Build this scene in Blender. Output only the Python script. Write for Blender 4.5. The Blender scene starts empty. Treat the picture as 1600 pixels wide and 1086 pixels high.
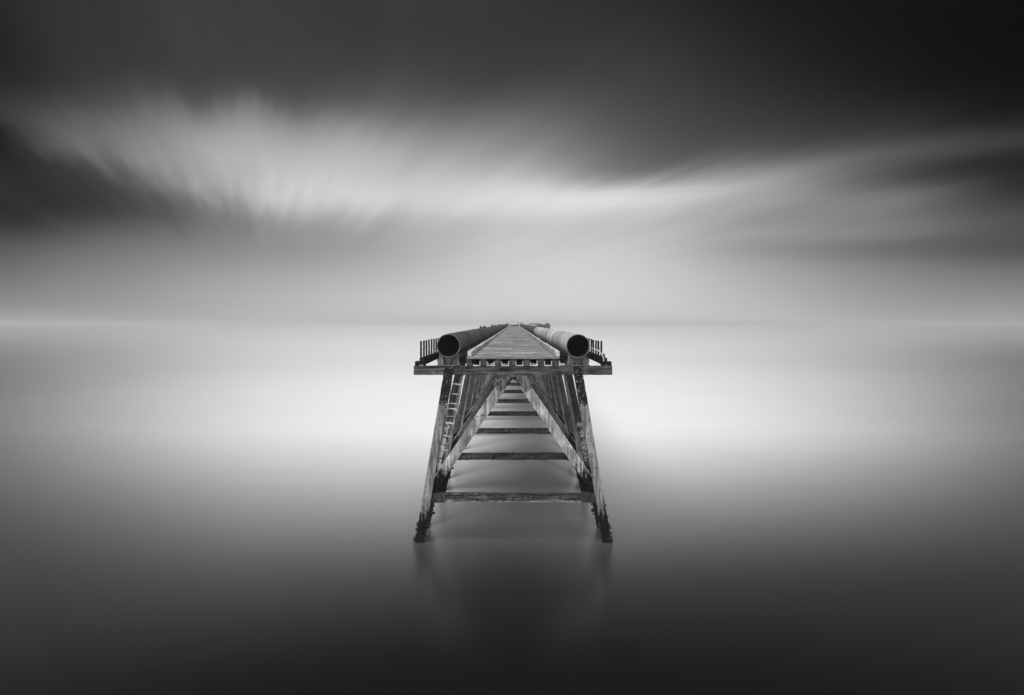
import bpy, bmesh, math, random
from mathutils import Vector, Matrix, noise
R = random.Random(7)
C = bpy.context.scene.collection
rad = math.radians

EYE = 6.88          # eye height above the water
Y0 = 22.17          # first trestle
BAY = 6.78
NB = 31
AX = -0.03          # pier axis

# ------------------------------------------------------------------ node helpers
class NT:
    def __init__(self, tree):
        self.t = tree; tree.nodes.clear()
    def n(self, typ, **kw):
        nd = self.t.nodes.new(typ)
        for k, v in kw.items(): setattr(nd, k, v)
        return nd
    def link(self, a, b): self.t.links.new(a, b)
    def put(self, sock, v):
        if v is None: return
        if hasattr(v, 'is_output') or isinstance(v, bpy.types.NodeSocket): self.link(v, sock)
        elif isinstance(v, (tuple, list)): sock.default_value = v
        else: sock.default_value = v
    def m(self, op, a, b=None, c=None, clamp=False):
        nd = self.n('ShaderNodeMath', operation=op); nd.use_clamp = clamp
        self.put(nd.inputs[0], a)
        if b is not None: self.put(nd.inputs[1], b)
        if c is not None: self.put(nd.inputs[2], c)
        return nd.outputs[0]
    def add(self, a, b): return self.m('ADD', a, b)
    def mul(self, a, b): return self.m('MULTIPLY', a, b)
    def sub(self, a, b): return self.m('SUBTRACT', a, b)
    def div(self, a, b): return self.m('DIVIDE', a, b)
    def rng(self, v, a, b, c=0.0, d=1.0, smooth=True):
        nd = self.n('ShaderNodeMapRange'); nd.clamp = True
        nd.interpolation_type = 'SMOOTHSTEP' if smooth else 'LINEAR'
        self.put(nd.inputs['Value'], v)
        for nm, x in zip(('From Min', 'From Max', 'To Min', 'To Max'), (a, b, c, d)): self.put(nd.inputs[nm], x)
        return nd.outputs[0]
    def mapping(self, vec, scale=(1, 1, 1), loc=(0, 0, 0), rot=(0, 0, 0)):
        nd = self.n('ShaderNodeMapping'); self.link(vec, nd.inputs[0])
        nd.inputs['Scale'].default_value = scale; nd.inputs['Location'].default_value = loc
        nd.inputs['Rotation'].default_value = rot
        return nd.outputs[0]
    def noise(self, vec, scale, detail=4, rough=.55, dist=0.0):
        nd = self.n('ShaderNodeTexNoise'); self.link(vec, nd.inputs['Vector'])
        nd.inputs['Scale'].default_value = scale; nd.inputs['Detail'].default_value = detail
        nd.inputs['Roughness'].default_value = rough; nd.inputs['Distortion'].default_value = dist
        return nd.outputs[0]
    def mixf(self, f, a, b):
        nd = self.n('ShaderNodeMix', data_type='FLOAT')
        self.put(nd.inputs[0], f); self.put(nd.inputs[2], a); self.put(nd.inputs[3], b)
        return nd.outputs[0]
    def grey(self, v):
        nd = self.n('ShaderNodeCombineColor')
        for i in range(3): self.put(nd.inputs[i], v)
        return nd.outputs[0]

def new_mat(name):
    m = bpy.data.materials.new(name); m.use_nodes = True
    return m, NT(m.node_tree)

def finish(nt, val, rough, bump_h=None, bump=.3, dist=.02, metal=0.0, spec=.06):
    p = nt.n('ShaderNodeBsdfPrincipled')
    nt.link(nt.grey(val), p.inputs['Base Color'])
    nt.put(p.inputs['Roughness'], rough); p.inputs['Metallic'].default_value = metal
    p.inputs['Specular IOR Level'].default_value = spec
    if bump_h is not None:
        b = nt.n('ShaderNodeBump'); b.inputs['Strength'].default_value = bump; b.inputs['Distance'].default_value = dist
        nt.link(bump_h, b.inputs['Height']); nt.link(b.outputs[0], p.inputs['Normal'])
    o = nt.n('ShaderNodeOutputMaterial'); nt.link(p.outputs[0], o.inputs[0])

def coords(nt):
    tc = nt.n('ShaderNodeTexCoord'); oi = nt.n('ShaderNodeObjectInfo')
    off = nt.mul(oi.outputs['Random'], 37.0)
    v = nt.n('ShaderNodeVectorMath', operation='ADD')
    cx = nt.n('ShaderNodeCombineXYZ')
    for i in range(3): nt.link(off, cx.inputs[i])
    nt.link(tc.outputs['Object'], v.inputs[0]); nt.link(cx.outputs[0], v.inputs[1])
    sep = nt.n('ShaderNodeSeparateXYZ'); nt.link(tc.outputs['Object'], sep.inputs[0])
    return tc.outputs['Object'], v.outputs[0], sep, oi.outputs['Random']

def steel(name, base, top=None, low=None, grain=(14, 14, 1.2), rust=.5, pale=.66, darkv=.02, palezone=None, var=.5, pale_v=.36, pz=None):
    """weathered painted steel; bare black rust above height `top` and tidal growth below height `low`"""
    m, nt = new_mat(name)
    obj, v, sep, rnd = coords(nt)
    streak = nt.noise(nt.mapping(v, grain), 1.0, 5, .6)
    patch = nt.noise(v, 2.3, 5, .62, .4)
    fine = nt.noise(v, 26, 4, .7)
    mid = nt.noise(v, 8, 5, .68)
    val = nt.mul(base, nt.rng(streak, .30, .70, 1 - var * 1.15, 1 + var * .6))
    val = nt.mul(val, nt.rng(patch, .32, .68, .58, 1.28))
    # paint loss
    loss = nt.rng(nt.add(mid, nt.mul(nt.sub(patch, .5), .7)), rust + .13, rust + .19)
    val = nt.mixf(loss, val, base * .22)
    fleck = nt.rng(fine, pale, pale + .06)
    val = nt.mixf(nt.mul(fleck, .6), val, min(.8, base * 1.9))
    wob = nt.mul(nt.sub(mid, .5), 1.1)
    wob2 = nt.mul(nt.sub(fine, .5), .35)
    z = nt.add(nt.add(sep.outputs[2], wob), wob2)
    bare = nt.mixf(nt.rng(fine, .55, .66), darkv * .5, .04)
    chip = nt.rng(nt.noise(v, 11, 3, .5, .8), .585, .64)
    bare = nt.mixf(nt.mul(chip, .75), bare, .2)
    if top is not None:
        val = nt.mixf(nt.rng(z, top - .02, top + .04), val, bare)
    if palezone is not None:
        f = nt.mul(nt.rng(z, palezone[0], palezone[0] + .1), nt.rng(z, palezone[1], palezone[1] - .1))
        f = nt.mul(f, nt.rng(nt.noise(nt.mapping(v, pz or (7, 7, 7)), 1.0, 4, .7), .45, .56))
        val = nt.mixf(f, val, pale_v)
    if low is not None:
        wet = nt.mixf(nt.rng(fine, .52, .75), .004, .03)
        val = nt.mixf(nt.rng(nt.add(z, nt.mul(nt.sub(streak, .5), 1.2)), low + .34, low - .22), val, wet)
    h = nt.add(nt.mul(mid, .6), nt.mul(fine, .4))
    finish(nt, val, nt.rng(patch, .3, .7, .5, .85), h, .55, .03)
    return m

M_leg = steel('painted_pile_steel', 0.240, top=4.30, low=1.02)
M_brace = steel('painted_brace_steel', 0.366, top=4.88, low=2.30)
M_raker = steel('dark_pile_steel', 0.050, low=1.1, palezone=(2.1, 3.3), rust=.45)
M_raker_plain = steel('dark_pile_steel_plain', 0.073, low=1.1, rust=.5)
M_strut = steel('corroded_strut_steel', 0.098, grain=(1.0, 12, 14), rust=.42, pale=.64, var=.8, palezone=(1.25, 1.42), pale_v=.25, pz=(.9, 5, 9))
M_beam = steel('weathered_beam', 0.094, grain=(1.3, 10, 12), rust=.5, pale=.70, var=.8)
M_gusset = steel('blackened_plate', 0.010, rust=.4)
M_saddle = steel('saddle_steel', 0.159, rust=.55)
M_stringer = steel('stringer_timber', 0.079, grain=(9, 1.0, 9), rust=.5)
M_dark = steel('tarred_timber', 0.014, grain=(8, 1, 8), rust=.5)
M_post = steel('post_timber', 0.018, grain=(20, 20, 2), rust=.5)
M_white = steel('chalky_white_paint', 0.581, rust=.62, var=.25)
M_ladder = steel('galvanised_steel', 0.371, rust=.50, var=.5)
M_hose = steel('white_hose_rubber', 0.750, rust=.9, var=.15)
M_hut = steel('hut_cladding', .060, grain=(5, 5, .3), rust=.52, var=.8)
M_roof = steel('hut_roof', .05, rust=.6)
M_crust = steel('barnacle_crust', .05, rust=.4, pale=.56)

def timber(name, base, along='X', var=.45):
    m, nt = new_mat(name)
    obj, v, sep, rnd = coords(nt)
    sc = (1.0, 16, 16) if along == 'X' else (14, .9, 14)
    g = nt.noise(nt.mapping(v, sc), 1.6, 6, .65, .3)
    big = nt.noise(nt.mapping(v, (.55, .8, 1)), 1.0, 4, .6)
    fine = nt.noise(v, 22, 4, .7)
    at = nt.n('ShaderNodeAttribute'); at.attribute_name = 'tone'
    val = nt.mul(base, nt.rng(g, .3, .7, 1 - var, 1 + var * .6))
    val = nt.mul(val, nt.rng(big, .3, .7, .75, 1.2))
    val = nt.mul(val, at.outputs['Fac'])
    if along == 'X':      # rusty nail rows and worn wheel lines
        fr = nt.m('ABSOLUTE', nt.sub(nt.m('FRACT', nt.add(nt.div(sep.outputs[0], .44), .5)), .5))
        row = nt.mul(nt.rng(fr, .055, .02), nt.rng(nt.noise(nt.mapping(v, (2, 1.3, 1)), 1.0, 4, .65), .42, .56))
        val = nt.mul(val, nt.sub(1.0, nt.mul(row, .28)))
        blot = nt.noise(nt.mapping(v, (.9, 2.2, 1)), 1.0, 5, .7)
        val = nt.mul(val, nt.rng(blot, .34, .64, .55, 1.3))
    knot = nt.rng(nt.noise(v, 3.1, 3, .6), .66, .71)
    val = nt.mixf(knot, val, base * .2)
    finish(nt, val, .85, nt.add(g, nt.mul(fine, .5)), .5, .015, spec=.15)
    return m
M_deck = timber('deck_timber', .32)
M_kerb = timber('kerb_timber', .50, along='Y')

def pipe_mat(name, pale_to=None, base=.13):
    m, nt = new_mat(name)
    obj, v, sep, rnd = coords(nt)
    y = sep.outputs[1]
    ring = nt.noise(nt.mapping(v, (.3, 5.5, .3)), 1.0, 5, .7)
    sect = nt.n('ShaderNodeTexWhiteNoise', noise_dimensions='1D'); nt.link(nt.m('FLOOR', nt.div(y, 3.4)), sect.inputs['W'])
    run = nt.noise(nt.mapping(v, (2.5, .7, 2.5)), 1.0, 5, .65)
    fine = nt.noise(v, 24, 3, .7)
    b = base
    if pale_to:
        b = nt.mixf(nt.rng(y, pale_to - .02, pale_to + .02), .43, base)
    val = nt.mul(b, nt.rng(ring, .32, .68, .58, 1.40))
    val = nt.mul(val, nt.rng(sect.outputs['Value'], 0, 1, .82, 1.18, False))
    val = nt.mul(val, nt.rng(run, .3, .7, .8, 1.15))
    spot = nt.rng(nt.noise(v, 5.5, 5, .7), .64, .69)
    val = nt.mixf(nt.mul(spot, .7), val, .04)
    finish(nt, val, .6, nt.add(nt.mul(run, .4), nt.mul(fine, .3)), .25, .02)
    return m
M_pipeL = pipe_mat('dark_pipe_coat', None, .075)
M_pipeR = pipe_mat('pale_pipe_coat', 37.0, .085)
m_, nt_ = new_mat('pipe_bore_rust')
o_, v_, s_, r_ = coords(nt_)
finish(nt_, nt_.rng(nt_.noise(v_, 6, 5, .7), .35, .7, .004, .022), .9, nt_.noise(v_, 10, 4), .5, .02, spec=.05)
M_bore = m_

# ------------------------------------------------------------------ mesh helpers
def link(name, bm, mats, parent=None, smooth=False, bevel=0.0):
    me = bpy.data.meshes.new(name)
    bmesh.ops.recalc_face_normals(bm, faces=bm.faces[:])
    bm.to_mesh(me); bm.free()
    if smooth: me.polygons.foreach_set('use_smooth', [True] * len(me.polygons))
    for mm in (mats if isinstance(mats, (list, tuple)) else [mats]): me.materials.append(mm)
    o = bpy.data.objects.new(name, me); C.objects.link(o)
    if parent is not None: o.parent = parent
    if bevel:
        b = o.modifiers.new('bevel', 'BEVEL'); b.width = bevel; b.segments = 1; b.limit_method = 'ANGLE'
    return o

def empty(name, loc=(0, 0, 0), parent=None):
    o = bpy.data.objects.new(name, None); C.objects.link(o); o.location = loc
    o.empty_display_size = .3
    if parent is not None: o.parent = parent
    return o

def tag(o, label=None, cat=None, group=None, kind=None):
    if label: o['label'] = label
    if cat: o['category'] = cat
    if group: o['group'] = group
    if kind: o['kind'] = kind
    return o

def box(bm, x0, x1, y0, y1, z0, z1, mi=0, segs=1, jit=0.0, rnd=R):
    """box, cut across X into segs slices; vertices shifted by up to jit"""
    rings = []
    for k in range(segs + 1):
        x = x0 + (x1 - x0) * k / segs
        rings.append([bm.verts.new((x + rnd.uniform(-jit, jit), y + rnd.uniform(-jit, jit), z + rnd.uniform(-jit, jit)))
                      for y, z in ((y0, z0), (y1, z0), (y1, z1), (y0, z1))])
    fs = []
    for a, b in zip(rings, rings[1:]):
        for i in range(4):
            fs.append(bm.faces.new((a[i], a[(i + 1) % 4], b[(i + 1) % 4], b[i])))
    fs.append(bm.faces.new(rings[0][::-1])); fs.append(bm.faces.new(rings[-1]))
    for f in fs: f.material_index = mi
    return fs

def H(w, d, tf=.028, tw=.03):      # flanges face front and back
    a, b = w / 2, d / 2
    return [(-a, -b), (a, -b), (a, -b + tf), (tw / 2, -b + tf), (tw / 2, b - tf), (a, b - tf), (a, b), (-a, b), (-a, b - tf), (-tw / 2, b - tf), (-tw / 2, -b + tf), (-a, -b + tf)]

def extrude(bm, prof, p0, p1, u=None, v=None, n=1, jit=None, mi=0):
    p0, p1 = Vector(p0), Vector(p1); a = (p1 - p0).normalized()
    v = Vector(v or (0, 1, 0)); u = v.cross(a).normalized() if u is None else Vector(u)
    v = a.cross(u).normalized() if u is None else v
    rings = []
    for k in range(n + 1):
        t = k / n; c = p0.lerp(p1, t); j = jit(t, c) if jit else 0
        rings.append([bm.verts.new(c + u * (q[0] * (1 + R.uniform(-j, j) * 3) + R.uniform(-j, j) * .15) + v * (q[1] + R.uniform(-j, j) * .1) + a * R.uniform(-j, j) * .2) for q in prof])
    m = len(prof)
    for r0, r1 in zip(rings, rings[1:]):
        for i in range(m):
            f = bm.faces.new((r0[i], r0[(i + 1) % m], r1[(i + 1) % m], r1[i])); f.material_index = mi
    for r in (rings[0][::-1], rings[-1]):
        f = bm.faces.new(r); f.material_index = mi

def tube(bm, pts, r, sides=8, mi=0):
    pts = [Vector(p) for p in pts]; rings = []
    for i, p in enumerate(pts):
        a = (pts[min(i + 1, len(pts) - 1)] - pts[max(i - 1, 0)]).normalized()
        u = a.orthogonal().normalized() if i == 0 else (u - a * u.dot(a)).normalized()
        w = a.cross(u)
        rings.append([bm.verts.new(p + (u * math.cos(2 * math.pi * k / sides) + w * math.sin(2 * math.pi * k / sides)) * r) for k in range(sides)])
    for r0, r1 in zip(rings, rings[1:]):
        for i in range(sides):
            bm.faces.new((r0[i], r0[(i + 1) % sides], r1[(i + 1) % sides], r1[i])).material_index = mi
    bm.faces.new(rings[0][::-1]); bm.faces.new(rings[-1])

def lump(bm, c, r, mi=0, rnd=R):
    res = bmesh.ops.create_icosphere(bm, subdivisions=1, radius=r)
    for vv in res['verts']:
        vv.co = Vector(c) + vv.co * rnd.uniform(.6, 1.35)
        for f in vv.link_faces: f.material_index = mi

def plate(bm, pts, y0, y1, mi=0):
    a = [bm.verts.new((x, y0, z)) for x, z in pts]; b = [bm.verts.new((x, y1, z)) for x, z in pts]
    bm.faces.new(a).material_index = mi; bm.faces.new(b[::-1]).material_index = mi
    for i in range(len(pts)):
        j = (i + 1) % len(pts)
        bm.faces.new((a[i], b[i], b[j], a[j])).material_index = mi

def bolt(bm, x, y, z, r=.018, mi=0):
    ps = [(x + r * math.cos(k * math.pi / 3), z + r * math.sin(k * math.pi / 3)) for k in range(6)]
    plate(bm, ps, y - .02, y, mi)

# ------------------------------------------------------------------ PIER
pier = empty('pier', (AX, 0, 0))
tag(pier, 'weathered steel pier on splayed trestle legs running straight out over the sea', 'pier')

def legx(z): return 1.775 + .169 * (EYE - z)

def make_trestle():
    t = empty('trestle', (0, Y0, 0), pier)
    for s in (-1, 1):
        bm = bmesh.new()
        def jl(tt, c):
            if c.z < 1.0: return .045 if c.z < .45 else .02
            if c.z > 4.35: return .012
            return .004
        extrude(bm, H(.262, .40), (s * legx(-1.6), 0, -1.6), (s * legx(5.515), 0, 5.515), u=(1, 0, 0), v=(0, 1, 0), n=70, jit=jl)
        for k in range(60):
            z = R.uniform(-.15, .3) if k < 40 else R.uniform(.0, .9)
            lump(bm, (s * legx(z) + R.uniform(-.15, .15), R.uniform(-.22, .18), z), R.uniform(.012, .045) * (1.2 if z < .2 else .8), 1)
        for k in range(26):  # ragged flakes and weed on the edges near the water
            z = abs(R.gauss(0, .35)); e = R.choice((-1, 1))
            x = s * legx(z) + e * R.uniform(.12, .17); h = R.uniform(.03, .09)
            y_ = R.uniform(-.2, -.1); box(bm, x - .03, x + .03, y_, y_ + .05, z, z + h, mi=1, segs=2, jit=.018)
        for k in range(9):  # rust blisters hanging on to the flange edges
            z = R.uniform(.5, 5)
            lump(bm, (s * legx(z) + s * .13, -.18, z), R.uniform(.008, .022), 0)
        # packing plates where the crossbeam is bolted on
        for zz in (5.32, 5.44):
            for dx in (-.08, .08): bolt(bm, s * legx(zz) + dx, -.20, zz, .02)
        link('leg', bm, [M_leg, M_crust], t)
    # crossbeam, sandwiched between the leg flanges
    bm = bmesh.new()
    box(bm, -3.12, 3.10, -.132, .132, 5.24, 5.518, segs=60, jit=.004)
    for s in (-1, 1):
        x = s * 2.04
        box(bm, x - .42, x - .19, -.146, -.134, 5.25, 5.51); box(bm, x + .19, x + .40, -.146, -.134, 5.25, 5.51)
        for dx in (-.3, .3):
            for zz in (5.3, 5.45): bolt(bm, x + dx, -.146, zz, .018)
    link('crossbeam', bm, M_beam, t, bevel=.006)
    # raking braces meeting under the middle of the crossbeam
    for s in (-1, 1):
        bm = bmesh.new()
        p0 = Vector((s * .13, .01, 5.235)); p1 = Vector((s * 2.60, .01, 1.60))
        def jb(tt, c): return .02 if c.z < 2.3 else .004
        extrude(bm, H(.30, .26), p0, p1, n=44, jit=jb)
        extrude(bm, [(-.152, -.135), (-.138, -.135), (-.138, -.10), (-.152, -.10)] if s > 0 else [(.138, -.135), (.152, -.135), (.152, -.10), (.138, -.10)], p0, p1, n=20, mi=1)
        a = (p1 - p0).normalized(); up = Vector((s * .83, 0, .56)).normalized()
        for k in range(18):
            tt = R.uniform(.1, .95); c = p0.lerp(p1, tt) + Vector((R.uniform(-.12, .12), -.125, R.uniform(-.06, .06)))
            bolt(bm, c.x, -.118, c.z, R.uniform(.008, .016))
        link('brace', bm, [M_brace, M_lip], t)
        bm = bmesh.new()   # apex splice plate
        plate(bm, [(s * .02, 5.235), (s * .50, 5.235), (s * .62, 4.95), (s * .46, 4.74), (s * .30, 4.80)], -.150, -.125)
        for q in ((.2, 5.1), (.36, 5.05), (.42, 4.88)): bolt(bm, s * q[0], -.150, q[1], .02)
        link('splice_plate', bm, M_apex, t)
        bm = bmesh.new()   # gusset at the foot
        pts = [(1.97, 2.40), (2.18, 2.44), (legx(2.3) - .1, 2.28), (legx(1.5) - .1, 1.48)]
        edge = [(2.13, 1.53)] + [(2.13 - .16 * ((zz - 1.53) / .87) ** 1 + R.uniform(-.025, .02), zz) for zz in (1.65, 1.78, 1.9, 2.02, 2.15, 2.28)]
        plate(bm, [(s * x, z) for x, z in pts + edge], .06, .085)
        plate(bm, [(s * x, z) for x, z in [(2.3, 2.1), (legx(2.1) - .1, 2.1), (legx(1.5) - .1, 1.48), (2.35, 1.5)]], -.09, -.07)
        for k in range(14): lump(bm, (s * R.uniform(2.1, 2.5), R.uniform(-.05, .08), R.uniform(1.55, 2.25)), R.uniform(.015, .04))
        link('gusset', bm, M_gusset, t)
    # low strut between the legs
    bm = bmesh.new()
    for k, (ya, yb, za, zb) in enumerate(((-.10, .10, 1.485, 1.515), (-.10, .10, 1.245, 1.272), (-.015, .015, 1.272, 1.485))):
        box(bm, -2.58, 2.58, ya, yb, za, zb, mi=1 if k == 1 else 0, segs=70, jit=.006)
    for k in range(60): lump(bm, (R.uniform(-2.1, 2.1), R.uniform(-.09, -.02), 1.272 + R.uniform(0, .03)), R.uniform(.01, .03))
    link('strut', bm, [M_strut, M_flange], t)
    for s in (-1, 1):
        bm = bmesh.new()
        a, b = sorted((s * 2.14, s * 2.62))
        box(bm, a, b, -.118, -.104, 1.235, 1.52, segs=4, jit=.003); box(bm, a, b, -.118, .11, 1.522, 1.54, segs=4, jit=.002)
        for dx in (.08, .2, .34):
            for zz in (1.31, 1.46): bolt(bm, a + dx, -.118, zz, .018)
        link('strut_bracket', bm, M_brk, t)
    # rear raker: leans towards the next trestle
    for s in (-1, 1):
        bm = bmesh.new()
        p0 = Vector((s * legx(-.8), 1.0, -.8)); p1 = Vector((s * legx(5.2), 4.6, 5.2))
        extrude(bm, H(.20, .26), p0, p1, u=(1, 0, 0), v=(0, .857, -.515), n=50, jit=lambda tt, c: .05 if c.z < .6 else (.03 if 1.9 < c.z < 3.2 else .006))
        for k in range(36):
            z = R.uniform(-.1, .9); tt = (z + .8) / 6.0; c = p0.lerp(p1, tt)
            lump(bm, c + Vector((R.uniform(-.16, .16), R.uniform(-.15, .15), 0)), R.uniform(.02, .06), 1)
        for k in range(26):
            z = R.uniform(2.1, 3.1); tt = (z + .8) / 6.0; c = p0.lerp(p1, tt)
            lump(bm, c + Vector((R.uniform(-.12, .12), -.15, 0)), R.uniform(.02, .05), 0)
        link('raking_pile', bm, [M_raker, M_crust], t)
    # pipe saddles on the crossbeam
    for s in (-1, 1):
        bm = bmesh.new(); x = s * 2.02
        box(bm, x - .38, x + .38, -.17, .17, 5.522, 5.545)
        for q in (-1, 1):
            plate(bm, [(x + q * .19, 5.547), (x + q * .36, 5.547), (x + q * .31, 5.74), (x + q * .30, 5.90), (x + q * .19, 5.80)], -.10, -.075)
            box(bm, x + q * .17 - .012, x + q * .17 + .012, -.15, .15, 5.547, 5.80)
        plate(bm, [(x - .15, 5.547), (x + .15, 5.547), (x + .15, 5.79), (x, 5.763), (x - .15, 5.79)], .0, .02)
        link('pipe_saddle', bm, M_saddle, t)
    return t

M_flange = steel('worn_flange_steel', 0.224, grain=(2, 12, 14), rust=.42, var=.9)
M_lip = steel('worn_edge_highlight', 0.622, rust=.5, var=.7)  # edge highlight put into the colour of the thin brace lip
M_leg_plain = steel('painted_pile_steel_plain', 0.179, top=4.75, low=.90, rust=.60, var=.3)
M_brace_plain = steel('painted_brace_steel_plain', 0.158, low=2.30, rust=.64, var=.2)
M_apex = steel('pitted_plate', 0.163, rust=.36, pale=.57, var=.7)
M_brk = steel('bracket_steel', 0.048, rust=.5)
tr0 = make_trestle()
plain = {}
for k in range(1, NB):
    t = tr0.copy(); C.objects.link(t); t.location.y = Y0 + k * BAY
    for ch in tr0.children:
        nm = ch.name.split('.')[0]
        if nm == 'splice_plate': continue          # only the end trestle was repaired with splice plates
        c = ch.copy(); C.objects.link(c); c.parent = t
        side = -1 if ch.name == nm else 1
        if nm == 'leg': c.location.x = side * .05
        pm = {'raking_pile': M_raker_plain, 'leg': M_leg_plain, 'brace': M_brace_plain}.get(nm)
        if nm == 'raking_pile': c.location.y = .6
        if pm:
            if ch.name not in plain:
                me = ch.data.copy(); me.materials[0] = pm; plain[ch.name] = me
            c.data = plain[ch.name]
END = Y0 + (NB - 1) * BAY

# girders between trestle heads
for s in (-1, 1):
    bm = bmesh.new()
    for k in range(NB - 1):
        ya = Y0 + k * BAY + .18; yb = Y0 + (k + 1) * BAY - .18
        xa, xb = sorted((s * 1.93, s * 2.13)); box(bm, xa, xb, ya, yb, 5.22, 5.50)
    link('girder', bm, M_dark, pier)

# stringers under the deck
for i, px in enumerate((733, 755.5, 778, 800.3, 822.6, 845, 867.5)):
    x = (px - 802) / 50; bm = bmesh.new(); y = Y0 - .20 + R.uniform(-.015, .02)
    w = .095 + R.uniform(-.012, .01)
    extrude(bm, [(-w, -.107), (w, -.107), (w, .107), (-w, .107)], (x, y, 5.632), (x, END + .3, 5.632), u=(1, 0, 0), v=(0, 0, 1), n=80, jit=lambda t, c: .006)
    link('stringer', bm, M_stringer, pier, bevel=.008)
# white hanger channels between stringer ends
for i, px in enumerate((744.6, 766.7, 789.2, 811.5, 833.9, 856.4)):
    x = (px - 802) / 50; bm = bmesh.new()
    y0, y1 = Y0 - .19, Y0 + .10
    lh = R.uniform(.13, .16); rh = R.uniform(.13, .17); b = .122
    if i: plate(bm, [(x - b, 5.523), (x - b + .026, 5.523), (x - b + .026, 5.523 + lh), (x - b, 5.523 + lh)], y0, y1)
    plate(bm, [(x + b - .026, 5.523), (x + b, 5.523), (x + b, 5.523 + rh), (x + b - .026, 5.523 + rh)], y0, y1)
    plate(bm, [(x - b + .028, 5.523), (x + b - .028, 5.523), (x + b - .028, 5.545), (x - b + .028, 5.545)], y0 + .005, y1)
    if i in (1, 2, 4):
        for k in range(7): lump(bm, (x + R.uniform(-.08, .08), y0 + .08, 5.56 + R.uniform(0, .03)), R.uniform(.012, .03))
    link('hanger_channel', bm, M_white, pier)
bm = bmesh.new(); plate(bm, [(1.43, 5.523), (1.46, 5.523), (1.455, 5.68), (1.43, 5.68)], Y0 - .19, Y0 + .1)
for k in range(16): lump(bm, (R.uniform(1.48, 1.62), Y0 - R.uniform(.0, .2), 5.53 + R.uniform(0, .05)), R.uniform(.015, .04))
link('hanger_channel', bm, M_white, pier)
# dark backing put behind the stringer bays, standing in for their shade
bm = bmesh.new()
for k in range(0, NB):
    for a, b in zip((733, 755.5, 778, 800.3, 822.6, 845), (755.5, 778, 800.3, 822.6, 845, 867.5)):
        box(bm, (a - 802) / 50 + .11, (b - 802) / 50 - .11, Y0 + k * BAY + .75, Y0 + k * BAY + .9, 5.53, 5.73)
link('dark_backing', bm, M_dark, pier)

# deck of cross planks
bm = bmesh.new()
tone = bm.faces.layers.float.new('tone_f')
vt = bm.verts.layers.float.new('tone')
y = Y0 - .21; k = 0
while y < END + .3:
    w = R.uniform(.17, .235) if y < 100 else .9
    cuts = [-1.30] + ([R.choice((-.02, .02, 0, 0, 0, -.62, .62))] if R.random() < .85 else []) + [1.30]
    e0, e1 = R.uniform(-.02, .01), R.uniform(-.01, .02)
    for a, b in zip(cuts, cuts[1:]):
        n0 = len(bm.verts)
        g = R.uniform(.003, .012)
        zt = 5.822 + R.uniform(-.008, .006)
        fs = box(bm, a + g + (e0 if a == -1.30 else 0), b - g + (e1 if b == 1.30 else 0), y + g, y + w - g, 5.742, zt, segs=3, jit=.0025)
        tv = R.choice((1, 1, 1.1, .9, .82, 1.2, .7)) * R.uniform(.95, 1.05)
        for f in fs:
            for v in f.verts: v[vt] = tv
    y += w; k += 1
bm.faces.layers.float.remove(bm.faces.layers.float['tone_f'])
link('deck', bm, M_deck, pier)
# fascia board under the plank ends
bm = bmesh.new(); box(bm, -1.45, 1.45, Y0 - .236, Y0 - .214, 5.752, 5.815, segs=14, jit=.004)
vt = bm.verts.layers.float.new('tone')
for v in bm.verts: v[vt] = .42
link('fascia_board', bm, M_kerb, pier)

# kerbs: lengths of timber with gaps
for s in (-1, 1):
    bm = bmesh.new(); vt = bm.verts.layers.float.new('tone')
    y = Y0 - .22
    first = True
    while y < END:
        L = R.uniform(3.0, 5.2)
        h = .155 if s > 0 or y < 34 else .11
        if s < 0 and 20 < y < 34: L = 3.4
        if s < 0: h = .155 if y < 33.5 else .115
        h += R.uniform(-.012, .012); dx = R.uniform(-.012, .012)
        x0, x1 = sorted((s * (1.305) + dx, s * (1.44) + dx))
        fs = []
        n = 8
        rings = []
        for q in range(n + 1):
            yy = y + (L - .04) * q / n
            rings.append([bm.verts.new((xx + R.uniform(-.006, .006), yy, zz + R.uniform(-.006, .006))) for xx, zz in ((x0, 5.824), (x1, 5.824), (x1, 5.824 + h), (x0, 5.824 + h))])
        for r0, r1 in zip(rings, rings[1:]):
            for i in range(4): bm.faces.new((r0[i], r0[(i + 1) % 4], r1[(i + 1) % 4], r1[i]))
        bm.faces.new(rings[0][::-1]); bm.faces.new(rings[-1])
        tv = R.uniform(.72, 1.15)
        for r in rings:
            for v in r: v[vt] = tv * R.uniform(.85, 1.1)
        y += L
    link('kerb', bm, M_kerb, pier, bevel=.01)
# debris and broken clips along the outside of the kerbs
for s in (-1, 1):
    bm = bmesh.new()
    y = Y0
    while y < 90:
        y += R.uniform(.15, .6) * (1 if s > 0 else 3)
        lump(bm, (s * R.uniform(1.47, 1.55), y, 5.80 + R.uniform(-.03, .10)), R.uniform(.02, .06))
    yy = Y0 + .1
    xa, xb = sorted((s * 1.452, s * 1.62)); box(bm, xa, xb, Y0 + .02, END, 5.60, 5.76)
    link('service_ledge', bm, M_dark, pier)

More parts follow.
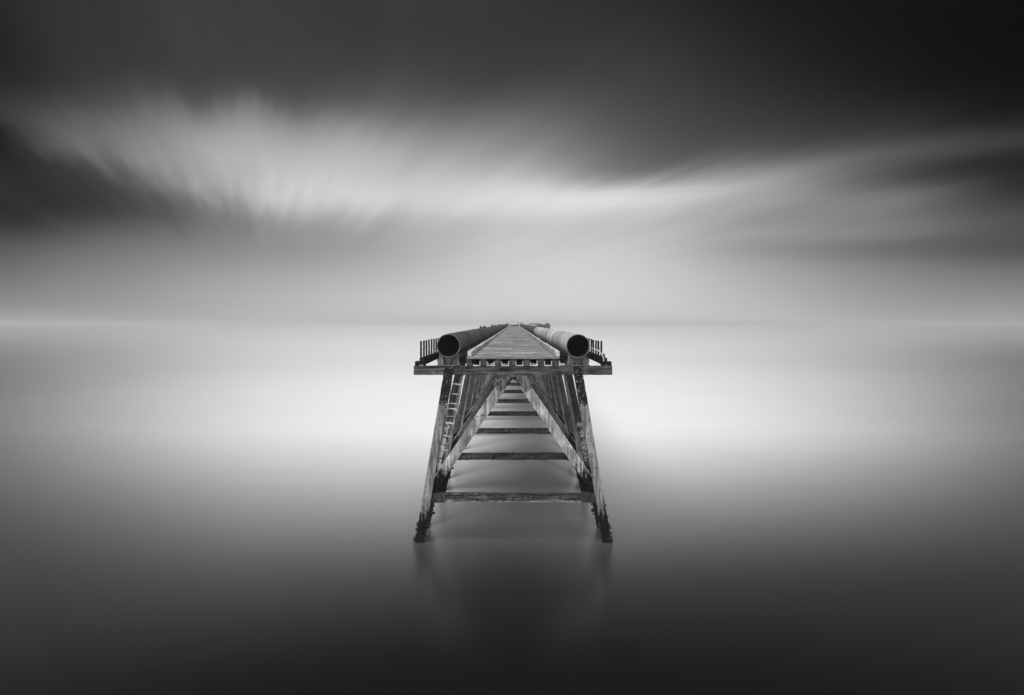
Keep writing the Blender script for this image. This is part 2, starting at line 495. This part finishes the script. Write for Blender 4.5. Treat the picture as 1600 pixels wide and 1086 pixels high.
# outriggers with railing posts at both outer edges
for s, x0, x1, px in ((-1, -2.935, -2.765, -2.895), (1, 2.78, 2.94, 2.76)):
    bm = bmesh.new()
    ln = 60
    rail_p = [(-(x1 - x0) / 2, -.10), ((x1 - x0) / 2, -.10), ((x1 - x0) / 2, .11), (-(x1 - x0) / 2, .11)]
    extrude(bm, rail_p, ((x0 + x1) / 2, Y0 - .12, 5.655), ((x0 + x1) / 2, END, 5.655), u=(1, 0, 0), v=(0, 0, 1), n=ln, jit=lambda t, c: .008)
    xe = s * 2.97
    box(bm, min(xe, xe + s * .11), max(xe, xe + s * .11), Y0 - .13, Y0 + .1, 5.521, 5.66, segs=2, jit=.01)
    for k in range(10): lump(bm, (s * R.uniform(2.7, 3.0), Y0 - R.uniform(.05, .15), 5.53 + R.uniform(0, .05)), R.uniform(.015, .04))
    rl = link('railing', bm, M_dark, pier)
    for k in range(26):
        bm = bmesh.new(); yy = Y0 - .08 + k * .715 + R.uniform(-.02, .02)
        ht = 6.29 + R.uniform(-.012, .012) + (.0 if k else .01); lean = R.uniform(-.008, .008)
        xx = px + R.uniform(-.006, .006)
        extrude(bm, [(-.028, -.025), (.028, -.025), (.028, .025), (-.028, .025)], (xx, yy, 5.62), (xx + lean, yy, ht), u=(1, 0, 0), v=(0, 1, 0), n=6, jit=lambda t, c: .015)
        link('post', bm, M_post, rl)
    # thin sagging wire through the posts
    bm = bmesh.new(); tube(bm, [(px + R.uniform(-.01, .01), Y0 - .05 + k * .36, 6.09 - (.02 if k % 2 else 0) - (.03 * math.sin(k))) for k in range(50)], .007, 5)
    link('wire', bm, M_post, rl)
bm = bmesh.new()
extrude(bm, [(-.03, -.03), (.03, -.03), (.03, .03), (-.03, .03)], (2.86, Y0 - .14, 5.60), (2.835, Y0 - .14, 5.90), u=(1, 0, 0), v=(0, 1, 0), n=4, jit=lambda t, c: .03 + .1 * t)
link('broken_post', bm, M_post, pier)

# ------------------------------------------------------------------ PIPES
def make_pipe(x, zc, mat, label, y0):
    bm = bmesh.new(); rr = random.Random(int(x * 10) + 50)
    r = .375; seg = 40; ri = .345
    prof = [(y0, r - .004)]
    y = y0
    ends = END - 2
    prof.append((y0 + .02, r))
    while y < ends:
        L = rr.uniform(.9, 2.6) if y < 70 else 3.4
        y += L
        typ = rr.random()
        if typ < .55: prof += [(y, r), (y + .012, r + .007), (y + .05, r + .007), (y + .062, r)]
        elif typ < .8: prof += [(y, r), (y + .01, r - .012), (y + .03, r - .012), (y + .04, r)]
        else: prof += [(y, r), (y + .02, r + .012), (y + .16, r + .012), (y + .18, r)]
    def ring(yy, rad_, wob=True):
        out = []
        for k in range(seg):
            a = 2 * math.pi * k / seg
            q = rad_ * (1 + (.006 * noise.noise((math.cos(a) * 1.5, math.sin(a) * 1.5, yy * .8)) if wob else 0))
            out.append(bm.verts.new((q * math.cos(a), yy - y0, q * math.sin(a))))
        return out
    rs = [ring(a, b) for a, b in prof]
    for r0, r1 in zip(rs, rs[1:]):
        for i in range(seg): bm.faces.new((r0[i], r0[(i + 1) % seg], r1[(i + 1) % seg], r1[i]))
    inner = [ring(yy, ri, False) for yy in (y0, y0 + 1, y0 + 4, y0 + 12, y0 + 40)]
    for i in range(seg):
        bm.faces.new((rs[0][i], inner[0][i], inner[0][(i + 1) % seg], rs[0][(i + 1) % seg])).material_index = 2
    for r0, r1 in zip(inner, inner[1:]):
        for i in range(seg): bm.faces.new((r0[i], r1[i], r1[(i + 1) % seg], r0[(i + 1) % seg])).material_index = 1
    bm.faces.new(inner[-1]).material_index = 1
    bm.faces.new(rs[-1])
    o = link('pipe', bm, [mat, M_bore, M_saddle], None, smooth=True)
    for p in o.data.polygons:
        pass
    o.location = (AX + x, y0, zc)
    tag(o, label, 'pipe')
    return o
pl = make_pipe(-2.02, 6.155, M_pipeL, 'dark grey ribbed pipe along the left edge of the pier, open end towards the viewer', 21.95)
pr = make_pipe(2.02, 6.145, M_pipeR, 'pale pipe turning dark further out along the right edge of the pier', 21.95)
# small clamp fittings on top of the left pipe
for yy, w in ((46.5, .16), (71, .2), (98, .2)):
    bm = bmesh.new()
    for dx in (-w, w * .6):
        box(bm, dx - .07, dx + .07, -.12, .12, .30, .375 + .10 + R.uniform(0, .05), segs=2, jit=.01)
    box(bm, -w, w * .6, -.04, .04, .40, .44)
    o = link('clamp', bm, M_dark, pl); o.location = (0, yy - 21.95, 0)

# ------------------------------------------------------------------ LADDER (between left leg and raking pile)
lad = empty('ladder', (AX, Y0, 0)); tag(lad, 'broken pale rung ladder hanging beside the left front leg', 'ladder')
def lp(px, py): return ((px - 802) / 50, EYE - (py - 504) / 50)
rungs = [(706, 720.5, 600.5, 601.8, 1), (703.5, 718, 616.3, 617, 0), (701, 715.5, 631, 632, 0), (699.8, 714, 639, 640.6, 1), (697, 711.5, 651.5, 652.3, 0), (694.7, 708.8, 661.5, 662.8, 2), (693, 701.5, 670, 670.3, 1), (691.2, 703.5, 682, 683.5, 1), (688, 698, 694.2, 694.8, 0), (687.5, 699.5, 704.6, 705.4, 1), (683.3, 691, 728.2, 729, 1)]
lx = -.02
for i, (a, b, ya, yb, br) in enumerate(rungs):
    xa, za = lp(a, ya); xb, zb = lp(b, yb); bm = bmesh.new()
    n = 6
    tube(bm, [(xa + (xb - xa) * q / n, lx + R.uniform(-.004, .004), za + (zb - za) * q / n + R.uniform(-.006, .006)) for q in range(n + 1)], .021 if br < 2 else .028, 8)
    link('rung', bm, M_white if br else M_ladder, lad)
for side in (0, 1):
    bm = bmesh.new()
    if side == 0: pts = [(706, 588), (701.5, 625), (696.5, 655), (691.5, 684), (687, 706), (683, 732)]
    else: pts = [(722.6, 588), (717.5, 617), (713, 641), (708, 664), (703.5, 684)]
    P = [Vector((lp(*p)[0], lx + .012, lp(*p)[1])) for p in pts]
    for p0, p1 in zip(P, P[1:]):
        extrude(bm, [(-.011, -.03), (.011, -.03), (.011, .03), (-.011, .03)], p0, p1, u=(1, 0, 0), v=(0, 1, 0), n=6, jit=lambda t, c: .012)
    link('stile', bm, M_ladder, lad)
bm = bmesh.new()   # chalky scale left on the lower stile
for px, py in ((692, 688), (691.3, 692), (690.5, 699), (689.7, 703), (688.5, 710), (688, 714), (687, 721), (686, 726), (685, 731), (684.5, 734)):
    x, z = lp(px, py)
    box(bm, x - .05 + R.uniform(-.012, .012), x + .05 + R.uniform(-.015, .02), lx - .03, lx + .05, z - .045, z + .04 + R.uniform(0, .02), segs=3, jit=.012)
link('scale_crust', bm, M_white, lad)

# ------------------------------------------------------------------ HOSE
bm = bmesh.new()
hp = [(918.5, 543.2, .8), (922, 543.8, .5), (927, 545, .2), (932, 546.5, 0), (936, 549, -.1), (939.5, 552.5, -.15), (942, 557, -.17), (943.2, 561, -.17), (943, 564.5, -.17)]
P = []
for px, py, dy in hp:
    s = (Y0 + dy) / 22.0
    P.append(Vector(((px - 803.5) / 50 * s, Y0 + dy, EYE - (py - 504) / 50 * s)))
# smooth
Q = []
for i in range(len(P) - 1):
    a, b, c, d = P[max(i - 1, 0)], P[i], P[i + 1], P[min(i + 2, len(P) - 1)]
    for q in range(5):
        t = q / 5; Q.append(.5 * ((2 * b) + (-a + c) * t + (2 * a - 5 * b + 4 * c - d) * t * t + (-a + 3 * b - 3 * c + d) * t ** 3))
Q.append(P[-1])
tube(bm, Q, .019, 8)
tag(link('hose', bm, M_hose, None, smooth=True), 'thin white hose drooping over the right hand railing posts', 'hose')

# ------------------------------------------------------------------ PIER HEAD, far out
hut = empty('hut', (AX, 218, 0)); tag(hut, 'distant clad hut with a chimney standing beyond the right pipe', 'hut')
bm = bmesh.new(); box(bm, 7.05, 11.15, 0, 4, 3.9, 6.14, segs=12, jit=.0)
for k in range(12): box(bm, 7.1 + k * .34, 7.16 + k * .34, -.06, -.005, 3.95, 6.1)
link('wall', bm, M_hut, hut)
bm = bmesh.new(); box(bm, 6.95, 11.5, -.25, 4.2, 6.145, 6.25); link('roof', bm, M_roof, hut)
bm = bmesh.new(); box(bm, 9.85, 10.75, .6, 1.4, 6.255, 6.66); box(bm, 9.75, 10.85, .5, 1.5, 6.665, 6.72); link('chimney', bm, M_roof, hut)
bm = bmesh.new(); box(bm, 9.5, 10.0, -.09, -.062, 4.9, 5.5); link('window', bm, M_bore, hut)
plat = empty('loading_platform', (AX, 218, 0)); tag(plat, 'low dark loading platform on piles at the far seaward end beneath the hut', 'platform')
bm = bmesh.new(); box(bm, 2.9, 12.2, -.4, 6, 3.45, 3.88); link('deck', bm, M_dark, plat)
for x in (3.4, 6.2, 9, 11.8):
    for yy in (0, 5.5):
        bm = bmesh.new(); tube(bm, [(x, yy, 3.45), (x, yy, -2)], .18, 8); link('pile', bm, M_dark, plat)
can = empty('canopy', (AX, 216, 0)); tag(can, 'flat dark canopy roof beside the distant hut', 'canopy')
bm = bmesh.new(); plate(bm, [(4.4, 6.30), (4.75, 6.58), (8.3, 6.60), (8.7, 6.30)], 0, 4); link('roof', bm, M_roof, can)
bm = bmesh.new(); plate(bm, [(3.0, 6.10), (7.0, 5.62), (7.0, 5.86), (3.2, 6.2)], .2, .6); link('beam', bm, M_dark, can)
bm = bmesh.new(); box(bm, 5.85, 6.95, .1, 1.2, 5.92, 6.26); link('bright_gap', bm, M_white, can)  # pale box, its colour stands in for the bright gap under the roof
for x in (4.7, 8.4):
    bm = bmesh.new(); box(bm, x - .08, x + .08, 1.9, 2.1, 3.88, 6.3); link('post', bm, M_dark, can)
# frame, box and davit at the deck end
fr = empty('gate_frame', (AX, 205, 0)); tag(fr, 'pair of thin dark posts at the far end of the deck', 'gate')
for x in (1.12, 2.12):
    bm = bmesh.new(); box(bm, x - .10, x + .10, -.06, .06, 5.76, 6.98); link('post', bm, M_post, fr)
bm = bmesh.new(); box(bm, 1.18, 2.06, -.03, .03, 6.2, 6.27); link('crossbar', bm, M_post, fr)
bm = bmesh.new(); box(bm, 1.3, 1.98, -.3, .3, 5.79, 6.5, bevel if False else 0); box(bm, 1.42, 1.86, -.2, .2, 6.5, 6.72)
o = link('cabinet', bm, M_white); o.location = (AX, 206, 0); tag(o, 'small pale cabinet between the two thin posts at the deck end', 'cabinet')
o = link('davit', (lambda b: (tube(b, [(-1.9, 0, 5.76), (-1.95, 0, 6.5), (-2.05, 0, 6.8), (-1.95, 0, 6.95), (-1.7, 0, 6.97)], .07, 6), b)[1])(bmesh.new()), M_post)
o.location = (AX, 204, 0); tag(o, 'curled dark davit at the far end of the left pipe', 'davit')
bm = bmesh.new(); box(bm, -1.75, -1.1, -.3, .3, 5.79, 6.42); box(bm, -1.62, -1.3, -.2, .2, 6.42, 6.6)
o = link('valve_chest', bm, M_white); o.location = (AX, 204.5, 0); tag(o, 'small pale chest beside the curled davit at the deck end', 'chest')
bm = bmesh.new(); box(bm, -1.15, 1.15, -.05, .05, 5.80, 6.22)
for x in (-1.15, 0, 1.15): box(bm, x - .05, x + .05, -.10, -.055, 5.80, 6.35)
o = link('end_barrier', bm, M_post); o.location = (AX, 212, 0); tag(o, 'low dark barrier closing the far end of the plank deck', 'barrier')

# ------------------------------------------------------------------ SEA
GLOW, GLOW_FAR = .92, .72
m, nt = new_mat('sea_water')
tc = nt.n('ShaderNodeTexCoord'); P_ = tc.outputs['Object']
sep = nt.n('ShaderNodeSeparateXYZ'); nt.link(P_, sep.inputs[0])
sw = nt.noise(nt.mapping(P_, (.10, .45, 1), rot=(0, 0, rad(-6))), 1.0, 3, .5)
sw2 = nt.noise(nt.mapping(P_, (.5, 2.0, 1), rot=(0, 0, rad(-9))), 1.0, 2, .5)
big = nt.noise(nt.mapping(P_, (.012, .02, 1)), 1.0, 3, .5)
mix = nt.add(nt.mul(sw, .6), nt.mul(sw2, .4))
WATER_ROUGH = .28
body = nt.n('ShaderNodeBsdfDiffuse'); body.inputs[0].default_value = (.005, .005, .005, 1)
gl = nt.n('ShaderNodeBsdfGlossy'); gl.inputs[0].default_value = (.97, .97, .97, 1)
gl.inputs['Roughness'].default_value = WATER_ROUGH
lw = nt.n('ShaderNodeLayerWeight'); lw.inputs['Blend'].default_value = .5
refl = nt.rng(lw.outputs['Facing'], .54, .81, .025, .97)      # grazing view reflects nearly everything
wat = nt.n('ShaderNodeMixShader'); nt.link(refl, wat.inputs[0]); nt.link(body.outputs[0], wat.inputs[1]); nt.link(gl.outputs[0], wat.inputs[2])
# bright glow around the pier, painted into the water as pale diffuse colour
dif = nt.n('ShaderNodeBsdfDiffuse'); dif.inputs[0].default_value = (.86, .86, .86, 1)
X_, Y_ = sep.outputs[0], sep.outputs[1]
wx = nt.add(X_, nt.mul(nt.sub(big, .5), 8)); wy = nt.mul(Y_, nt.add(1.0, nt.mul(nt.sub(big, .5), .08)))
glow = nt.mul(nt.rng(wy, 18, 47), nt.rng(wy, 130, 46, GLOW_FAR, 1))
glow = nt.mul(glow, nt.rng(nt.m('ABSOLUTE', nt.div(wx, nt.add(nt.m('MAXIMUM', Y_, 0.0), 6.0))), .80, .08, nt.rng(wy, 80, 380, .045, .32), 1))
glow = nt.mul(glow, nt.rng(wy, 420, 110, .80, 1))
glow = nt.mul(glow, nt.rng(mix, .3, .7, .955, 1.03))
glow = nt.mul(glow, GLOW)
ms = nt.n('ShaderNodeMixShader'); nt.link(glow, ms.inputs[0]); nt.link(wat.outputs[0], ms.inputs[1]); nt.link(dif.outputs[0], ms.inputs[2])
o = nt.n('ShaderNodeOutputMaterial'); nt.link(ms.outputs[0], o.inputs[0])
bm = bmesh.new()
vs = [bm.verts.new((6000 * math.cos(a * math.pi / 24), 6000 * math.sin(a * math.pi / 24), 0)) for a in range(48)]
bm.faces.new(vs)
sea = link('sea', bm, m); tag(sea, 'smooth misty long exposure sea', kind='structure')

# ------------------------------------------------------------------ HAZE
m = bpy.data.materials.new('sea_haze'); m.use_nodes = True; nt = NT(m.node_tree)
pv = nt.n('ShaderNodeVolumePrincipled'); pv.inputs['Color'].default_value = (1, 1, 1, 1)
pv.inputs['Density'].default_value = .0011; pv.inputs['Anisotropy'].default_value = .46
o = nt.n('ShaderNodeOutputMaterial'); nt.link(pv.outputs[0], o.inputs['Volume'])
bm = bmesh.new(); box(bm, -6300, 6300, -6300, 6300, -3.2, 9.0)
tag(link('haze', bm, m), 'pale sea haze hiding the horizon', kind='stuff')

# ------------------------------------------------------------------ SKY (by direction only)
W = bpy.data.worlds.new('World'); bpy.context.scene.world = W; W.use_nodes = True
nt = NT(W.node_tree)
tc = nt.n('ShaderNodeTexCoord'); sep = nt.n('ShaderNodeSeparateXYZ'); nt.link(tc.outputs['Generated'], sep.inputs[0])
X, Y, Z = sep.outputs
hor = nt.m('MAXIMUM', nt.m('SQRT', nt.add(nt.mul(X, X), nt.mul(Y, Y))), .001)
tz = nt.m('MAXIMUM', nt.div(Z, hor), 0.0)
az = nt.m('ARCTAN2', X, Y)
# cloud drift: coordinates on a flat cloud layer, drawn out along the wind
den = nt.add(nt.m('MAXIMUM', Z, 0.0), .04)
cl = nt.n('ShaderNodeCombineXYZ'); nt.link(nt.div(X, den), cl.inputs[0]); nt.link(nt.div(Y, den), cl.inputs[1])
drift = nt.mapping(cl.outputs[0], rot=(0, 0, rad(-20)))      # the wind blows towards a point left of the pier
st1 = nt.noise(nt.mapping(drift, (1.5, .18, 1)), 1.0, 5, .55)
st2 = nt.noise(nt.mapping(drift, (.9, .13, 1), loc=(3.7, 1.2, 0)), 1.0, 5, .55)
st3 = nt.noise(nt.mapping(drift, (5.0, .22, 1), loc=(1.7, 5.2, 0)), 1.0, 4, .55)
left = nt.rng(az, .20, -.20); far_left = nt.rng(az, -.08, -.42)
fade = nt.mul(nt.rng(tz, .07, .16), 1.0)
w1 = nt.mixf(left, nt.add(nt.mul(nt.sub(st2, .5), .8), nt.mul(nt.sub(st3, .5), .12)), nt.add(nt.mul(nt.sub(st1, .5), .65), nt.mul(nt.sub(st3, .5), nt.add(.12, nt.mul(far_left, .50)))))
w1 = nt.mul(w1, nt.rng(tz, .07, .23))
tw = nt.mul(tz, nt.add(1.0, nt.mul(w1, .42)))
COLS = {
    0:    [(0, 44), (60, 41), (110, 42), (140, 52), (165, 60), (185, 55), (203, 30), (215, 30), (240, 42), (290, 48), (335, 48), (355, 60), (375, 80), (400, 98), (450, 126), (478, 143), (504, 166)],
    100:  [(0, 52), (60, 52), (110, 54), (150, 68), (175, 86), (200, 96), (220, 95), (238, 74), (255, 58), (280, 56), (325, 55), (350, 72), (375, 94), (400, 114), (450, 138), (478, 148), (504, 168)],
    200:  [(0, 60), (60, 60), (110, 64), (150, 82), (180, 104), (210, 118), (240, 120), (258, 104), (275, 84), (300, 70), (330, 74), (350, 90), (370, 108), (400, 126), (450, 148), (478, 156), (504, 168)],
    300:  [(0, 63), (60, 64), (115, 68), (150, 84), (175, 116), (200, 144), (225, 160), (250, 164), (275, 158), (295, 144), (310, 120), (330, 104), (350, 108), (375, 122), (400, 138), (450, 162), (504, 172)],
    400:  [(0, 64), (60, 66), (120, 72), (150, 84), (180, 125), (210, 160), (250, 186), (290, 192), (312, 184), (332, 160), (350, 142), (375, 140), (400, 148), (430, 165), (460, 176), (504, 184)],
    600:  [(0, 62), (60, 62), (120, 72), (150, 84), (180, 108), (210, 142), (240, 170), (275, 190), (300, 204), (320, 204), (345, 178), (370, 168), (400, 172), (450, 192), (475, 197), (504, 189)],
    800:  [(0, 58), (60, 60), (120, 68), (150, 82), (180, 104), (210, 128), (240, 150), (270, 178), (290, 204), (310, 216), (330, 208), (350, 194), (380, 198), (430, 208), (475, 209), (504, 201)],
    1000: [(0, 48), (60, 56), (120, 66), (160, 74), (200, 84), (240, 98), (262, 112), (280, 150), (295, 200), (312, 212), (335, 198), (360, 192), (400, 200), (450, 207), (475, 207), (504, 199)],
    1200: [(0, 34), (60, 40), (120, 48), (160, 56), (200, 66), (225, 78), (245, 102), (265, 140), (290, 165), (315, 160), (345, 152), (368, 156), (388, 146), (420, 166), (504, 192)],
    1400: [(0, 26), (60, 27), (120, 32), (160, 42), (200, 58), (225, 78), (245, 92), (265, 84), (285, 90), (310, 120), (340, 122), (365, 122), (388, 108), (420, 132), (504, 168)],
    1600: [(0, 20), (60, 20), (120, 22), (160, 27), (190, 38), (215, 62), (235, 56), (255, 44), (285, 48), (310, 62), (330, 76), (360, 82), (390, 84), (420, 112), (460, 138), (504, 164)],
}
SKY_GAIN = 1.0
xs = sorted(COLS); us = [(x - 803.5) / 1100 for x in xs]; azs = [math.atan(u) for u in us]
A0, A1 = -.75, .75; T1 = .55
def colval(pts, y):
    if y <= pts[0][0]: return pts[0][1] + (46 - pts[0][1]) * min(1, (pts[0][0] - y) / 400)
    if y >= pts[-1][0]: return pts[-1][1]
    for i in range(len(pts) - 1):
        if pts[i][0] <= y <= pts[i + 1][0]:
            p0 = pts[max(i - 1, 0)]; p1 = pts[i]; p2 = pts[i + 1]; p3 = pts[min(i + 2, len(pts) - 1)]
            t = (y - p1[0]) / (p2[0] - p1[0])
            m1 = (p2[1] - p0[1]) / max(1e-6, p2[0] - p0[0]) * (p2[0] - p1[0]); m2 = (p3[1] - p1[1]) / max(1e-6, p3[0] - p1[0]) * (p2[0] - p1[0])
            return (2 * t**3 - 3 * t**2 + 1) * p1[1] + (t**3 - 2 * t**2 + t) * m1 + (-2 * t**3 + 3 * t**2) * p2[1] + (t**3 - t**2) * m2
def curve(fn, val, n=48):
    nd = nt.n('ShaderNodeFloatCurve'); c = nd.mapping.curves[0]; nd.mapping.use_clip = False
    P = [(i / n, fn(i / n)) for i in range(n + 1)]
    c.points[0].location = P[0]; c.points[1].location = P[-1]
    for q in P[1:-1]: c.points.new(*q)
    for q in c.points: q.handle_type = 'VECTOR'
    nd.mapping.update(); nt.link(val, nd.inputs['Value'])
    return nd.outputs[0]
azw = nt.add(az, nt.mul(nt.mul(nt.sub(st1, .5), fade), .10))
azn = nt.rng(azw, A0, A1, 0, 1, False)
tn = nt.rng(tw, 0, T1, 0, 1, False)
tot = None
for i, x in enumerate(xs):
    def hat(t, i=i):
        a = A0 + (A1 - A0) * t
        if a <= azs[0]: return 1.0 if i == 0 else 0.0
        if a >= azs[-1]: return 1.0 if i == len(xs) - 1 else 0.0
        for k in range(len(xs) - 1):
            if azs[k] <= a <= azs[k + 1]:
                q = (a - azs[k]) / (azs[k + 1] - azs[k]); idx = [max(k - 1, 0), k, k + 1, min(k + 2, len(xs) - 1)]
                w = [-.5 * q + q * q - .5 * q**3, 1 - 2.5 * q * q + 1.5 * q**3, .5 * q + 2 * q * q - 1.5 * q**3, -.5 * q * q + .5 * q**3]
                return sum(ww for ww, ii in zip(w, idx) if ii == i)
    s1 = math.sqrt(1 + us[i] ** 2)
    col = curve(lambda t, i=i, s1=s1: colval(COLS[xs[i]], 504 - 1100 * (t * T1) * s1) / 255, tn, 56)
    term = nt.mul(curve(hat, azn, 60), col)
    tot = term if tot is None else nt.add(tot, term)
# soft cloud texture
tex = nt.add(nt.mul(nt.sub(st1, .5), .10), nt.add(nt.mul(nt.sub(st3, .5), nt.mul(far_left, .32)), nt.mul(nt.sub(st2, .5), .30)))
tot = nt.mul(tot, nt.add(1.0, nt.mul(tex, fade)))
# the sky behind the viewer: plain broken overcast
back = nt.rng(nt.m('ABSOLUTE', az), .80, 1.7)
rear = nt.rng(tz, 0, 1.8, .82, .38)
tot = nt.mixf(back, tot, nt.add(rear, nt.mul(nt.sub(st1, .5), .1)))
over = nt.rng(tz, .55, 2.5)
tot = nt.mixf(over, tot, .26)
lum = nt.mul(nt.m('POWER', nt.m('MAXIMUM', tot, .01), 2.25), SKY_GAIN)
bg = nt.n('ShaderNodeBackground'); nt.link(nt.grey(lum), bg.inputs[0]); bg.inputs[1].default_value = 1.0
o = nt.n('ShaderNodeOutputWorld'); nt.link(bg.outputs[0], o.inputs[0])

# ------------------------------------------------------------------ SUN
sd = bpy.data.lights.new('sun', 'SUN'); sd.energy = 3.6; sd.angle = rad(50); sd.color = (1, 1, 1)
so = bpy.data.objects.new('sun', sd); C.objects.link(so)
el, a_ = rad(58), rad(-20)   # veiled by cloud, high up behind the viewer's left shoulder
d = Vector((math.sin(a_) * math.cos(el), -math.cos(a_) * math.cos(el), math.sin(el)))
so.rotation_euler = d.to_track_quat('Z', 'Y').to_euler(); so.location = (-20, -20, 40)

# ------------------------------------------------------------------ CAMERA
cd = bpy.data.cameras.new('camera'); co = bpy.data.objects.new('camera', cd); C.objects.link(co)
co.location = (0, 0, EYE); co.rotation_euler = (rad(90), 0, 0)
cd.sensor_width = 36; cd.lens = 36 * 1100 / 1600
cd.shift_x = -3.5 / 1600; cd.shift_y = -39 / 1600
cd.clip_start = .1; cd.clip_end = 60000
S = bpy.context.scene; S.camera = co
S.view_settings.view_transform = 'Standard'; S.view_settings.look = 'None'
S.view_settings.exposure = 0; S.view_settings.gamma = 1
S.cycles.max_bounces = 6; S.cycles.volume_bounces = 3; S.cycles.use_denoising = True
S.cycles.sample_clamp_indirect = 4
